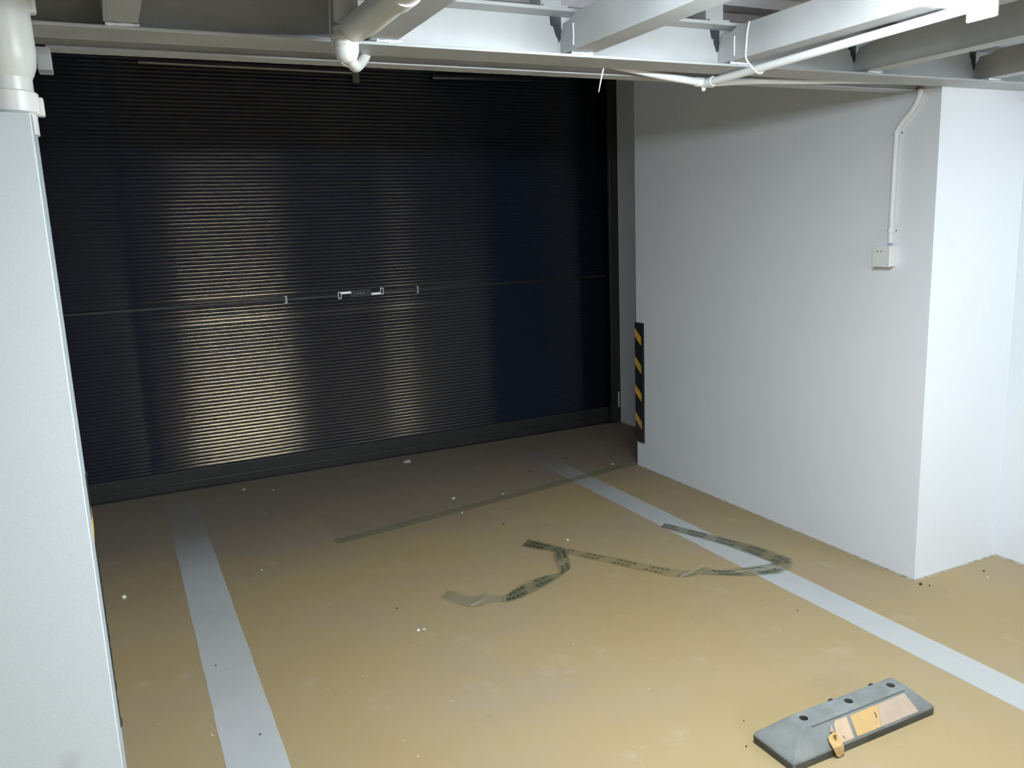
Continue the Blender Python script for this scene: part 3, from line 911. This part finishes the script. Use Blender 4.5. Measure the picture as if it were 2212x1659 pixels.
W = {
'A_up':[(2.564, 3.492), (2.651, 3.265), (2.727, 3.061), (2.765, 2.924), (2.772, 2.767)],
'A_lo':[(2.509, 3.456), (2.541, 3.348), (2.627, 3.093), (2.657, 2.929), (2.68, 2.784)],
'B_out':[(2.772, 2.767), (2.727, 2.718), (2.655, 2.694), (2.6, 2.69), (2.469, 2.746), (2.381, 2.804), (2.304, 2.862)],
'B_in':[(2.688, 2.792), (2.662, 2.795), (2.625, 2.798), (2.601, 2.806), (2.508, 2.825), (2.408, 2.86), (2.372, 2.92)],
'C_lo':[(2.304, 2.862), (2.202, 2.882), (2.136, 2.969), (2.07, 3.077), (2.002, 3.206), (1.926, 3.332), (1.865, 3.445), (1.82, 3.514), (1.746, 3.603)],
'C_up':[(2.379, 2.922), (2.277, 2.933), (2.198, 3.037), (2.125, 3.158), (2.023, 3.321), (1.968, 3.403), (1.911, 3.488), (1.85, 3.569), (1.818, 3.67)],
'D_l':[(1.861, 3.475), (1.808, 3.35), (1.755, 3.21)],
'D_r':[(1.919, 3.454), (1.875, 3.336), (1.827, 3.235)],
'E_up':[(1.755, 3.21), (1.586, 3.18), (1.501, 3.156), (1.421, 3.126)],
'E_lo':[(1.827, 3.235), (1.692, 3.151), (1.494, 3.073), (1.4, 3.064)],
'F_up':[(1.421, 3.126), (1.362, 3.172), (1.279, 3.205), (1.219, 3.312)],
'F_lo':[(1.4, 3.064), (1.353, 3.092), (1.245, 3.099), (1.168, 3.26)],
}
tb_ = bmesh.new()
flat = lambda t: 0.0012
_, uu = ribbon(tb_, W['A_lo'], W['A_up'], flat, lambda t: 0.0012 + 0.012 * t ** 3, 0, 60)
_, uu = ribbon(tb_, W['B_in'], W['B_out'], lambda t: 0.003, lambda t: 0.0012 + 0.014 * (1 - t) ** 4, 2, 40, uu)
_, uu = ribbon(tb_, W['C_lo'], W['C_up'], flat, flat, 1, 70, uu, wob=0.0028)
_, uu = ribbon(tb_, [(1.85, 3.46), (1.80, 3.52), (1.746, 3.603)], [(1.925, 3.475), (1.86, 3.56), (1.818, 3.67)], lambda t: 0.004, lambda t: 0.004 + 0.006 * math.sin(3 * t), 0, 16, uu, 5, 0.004)
_, uu = ribbon(tb_, W['D_l'], W['D_r'], lambda t: 0.004 + 0.018 * math.sin(math.pi * t), lambda t: 0.004, 2, 20, uu)
_, uu = ribbon(tb_, W['E_lo'], W['E_up'], lambda t: 0.003, lambda t: 0.003 + 0.02 * math.sin(math.pi * t) , 0, 40, uu)
_, uu = ribbon(tb_, W['F_lo'], W['F_up'], flat, lambda t: 0.002 + 0.012 * math.sin(math.pi * t * 2) ** 2, 3, 30, uu, 9, 0.005)
m_ = MB(); m_.bm.free(); m_.bm = tb_
me = bpy.data.meshes.new('packing_tape'); tb_.to_mesh(me); tb_.free()
for k in ('tape_dark', 'tape_pale', 'tape_mid', 'tape_plain'): me.materials.append(M[k])
pt = bpy.data.objects.new('packing_tape', me); COL.objects.link(pt)
tag(pt, 'long twisted length of clear printed packing tape lying on the floor', 'tape')
# folded-over creases that catch the light: parts of the tape
def crease(a, b_, w1, z, nm, m=M['tape_plain']):
    a = Vector((*a, 0)); b_ = Vector((*b_, 0)); t = (b_ - a).normalized(); nn = Vector((-t.y, t.x, 0))
    c_ = bmesh.new()
    rows_ = []
    for i in range(13):
        s_ = i / 12
        p = a.lerp(b_, s_)
        ww = w1 * (0.3 + 0.7 * math.sin(math.pi * min(1, s_ * 1.1 + 0.05)))
        rows_.append([c_.verts.new(p + nn * (ww * (k / 6 - .5)) + Vector((0, 0, 0.002 + z * math.sin(math.pi * k / 6)))) for k in range(7)])
    for x_, y_ in zip(rows_, rows_[1:]):
        for k in range(6):
            fc = c_.faces.new((x_[k], x_[k + 1], y_[k + 1], y_[k])); fc.smooth = True
    me = bpy.data.meshes.new(nm); c_.to_mesh(me); c_.free(); me.materials.append(m)
    o = bpy.data.objects.new(nm, me); COL.objects.link(o); o.parent = pt
    return o
M['gloss'] = tape_mat('tape_crease', False, (0.50, 0.48, 0.40), 0.35)
BS(M['gloss']).inputs['Roughness'].default_value = 0.12
crease((2.202, 2.885), (2.372, 2.925), 0.014, 0.009, 'fold', M['gloss'])
crease((2.455, 2.800), (2.640, 2.745), 0.011, 0.008, 'fold', M['gloss'])
crease((1.245, 3.105), (1.355, 3.145), 0.016, 0.009, 'fold', M['gloss'])
crease((1.39, 3.07), (1.425, 3.13), 0.014, 0.008, 'fold', M['gloss'])

fs = bmesh.new()
cl = [(0.925, 4.176), (1.30, 4.232), (1.66, 4.292), (1.96, 4.340), (2.30, 4.396), (2.50, 4.432), (2.85, 4.490), (3.055, 4.520)]
up_ = [(x - 0.006, y + 0.036) for x, y in cl]; lw_ = [(x + 0.006, y - 0.036) for x, y in cl]
ribbon(fs, lw_, up_, flat, flat, 0, 80, wob=0.002)
me = bpy.data.meshes.new('film_strip'); fs.to_mesh(me); fs.free(); me.materials.append(M['film'])
o = bpy.data.objects.new('film_strip', me); COL.objects.link(o)
tag(o, 'straight strip of clear film stuck across the floor before the shutter', 'tape')

# ================================================================ CRUMBS ON THE FLOOR
M['chip'] = mat('plaster_chip', (0.86, 0.85, 0.80), 0.8)
M['stone'] = mat('pale_stone', (0.52, 0.49, 0.47), 0.8)
M['dirt'] = mat('dark_crumb', (0.045, 0.032, 0.02), 0.85)
def crumb(x, y, sx, sy, sz, m, label, name='plaster_chip', cat='debris', rot=0.0, seed=0, group=None):
    c_ = bmesh.new()
    bmesh.ops.create_icosphere(c_, subdivisions=2, radius=1)
    for v in c_.verts:
        n_ = 1 + 0.55 * noise.noise(v.co * 1.6 + Vector((seed * 3.1, seed, 0)))
        v.co = Vector((v.co.x * sx * n_, v.co.y * sy * n_, (max(v.co.z, -0.5) + 0.5) * sz / 1.5 * n_))
    zmin = min(v.co.z for v in c_.verts)
    for v in c_.verts: v.co.z -= zmin
    me = bpy.data.meshes.new(name); c_.to_mesh(me); c_.free(); me.materials.append(m)
    o = bpy.data.objects.new(name, me); COL.objects.link(o)
    o.location = (x, y, 0.0); o.rotation_euler = (0, 0, rot)
    tag(o, label, cat, group)
    return o
GW, GD = 'pale crumbs on the floor', 'dark crumbs on the floor'
W_ = [
 (1.753, 5.428, .030, .020, .018, 'stone', 'largest pale stone on the floor, close to the shutter foot', 'stone'),
 (-0.109, 4.011, .011, .012, .013, 'chip', 'white stone chip alone on the floor beside the left casing', 'stone'),
 (1.735, 4.508, .015, .008, .006, 'chip', 'bright white plaster chip between the film strip and the shutter', 'plaster_chip'),
 (1.680, 4.242, .009, .006, .005, 'chip', 'white plaster chip on the near edge of the film strip', 'plaster_chip'),
 (2.030, 4.424, .009, .007, .004, 'chip', 'tiny pale chip just beyond the middle of the film strip', 'plaster_chip'),
 (2.937, 4.592, .009, .007, .005, 'chip', 'white chip near the corner of the right wall and the film strip', 'plaster_chip'),
 (1.991, 3.557, .007, .005, .005, 'chip', 'small white chip between the film strip and the printed tape', 'plaster_chip'),
 (0.976, 3.019, .006, .006, .006, 'chip', 'left half of a pale shaving on the floor below the tape end', 'plaster_chip'),
 (0.999, 3.015, .009, .006, .005, 'stone', 'right half of a pale shaving on the floor below the tape end', 'plaster_chip'),
 (0.630, 5.419, .012, .009, .008, 'stone', 'dim pale chip near the shutter foot, the left of two', 'stone'),
 (0.798, 5.300, .008, .007, .006, 'stone', 'dim pale chip near the shutter foot, the right of two', 'stone'),
 (0.509, 4.003, .004, .004, .004, 'chip', 'tiny white crumb right of the left bay line', 'plaster_chip'),
 (0.131, 2.678, .003, .003, .003, 'chip', 'tiny white crumb left of the left bay line', 'plaster_chip'),
 (3.368, 2.195, .004, .004, .003, 'chip', 'tiny white crumb in front of the right pillar', 'plaster_chip'),
]
for i, (x, y, a, b_, c_, m, lab, nm) in enumerate(W_):
    crumb(x, y, a, b_, c_, M[m], lab, nm, 'stone' if nm == 'stone' else 'debris', i * 0.4, i, GW)
D_ = [
 (3.057, 2.291, .007, .006, .008, 'larger dark crumb at the foot of the right pillar corner'),
 (3.079, 2.263, .006, .003, .004, 'smaller dark crumb right beside the one at the pillar corner'),
 (3.414, 2.244, .005, .005, .005, 'dark crumb on the floor in front of the pillar face'),
 (1.805, 3.943, .006, .005, .005, 'dark crumb between the film strip and the printed tape'),
 (2.744, 4.896, .013, .007, .005, 'dark flake beyond the film strip near the right wall recess'),
 (2.382, 4.750, .008, .006, .005, 'dark crumb beyond the film strip, left of the flake'),
 (2.420, 2.377, .005, .003, .003, 'dark crumb just left of the right bay line'),
 (0.962, 3.255, .004, .004, .005, 'dark crumb left of the torn end of the printed tape'),
 (0.274, 2.603, .004, .003, .004, 'dark crumb on the near part of the left bay line'),
 (0.196, 3.149, .004, .003, .003, 'dark crumb on the left bay line further back'),
 (1.614, 1.781, .005, .002, .003, 'dark crumb at the left end of the wheel stop'),
 (1.700, 1.889, .003, .002, .002, 'dark speck on the floor behind the wheel stop'),
]
for i, (x, y, a, b_, c_, lab) in enumerate(D_):
    crumb(x, y, a, b_, c_, M['dirt'], lab, 'dirt_crumb', 'debris', i * 0.7, i + 20, GD)
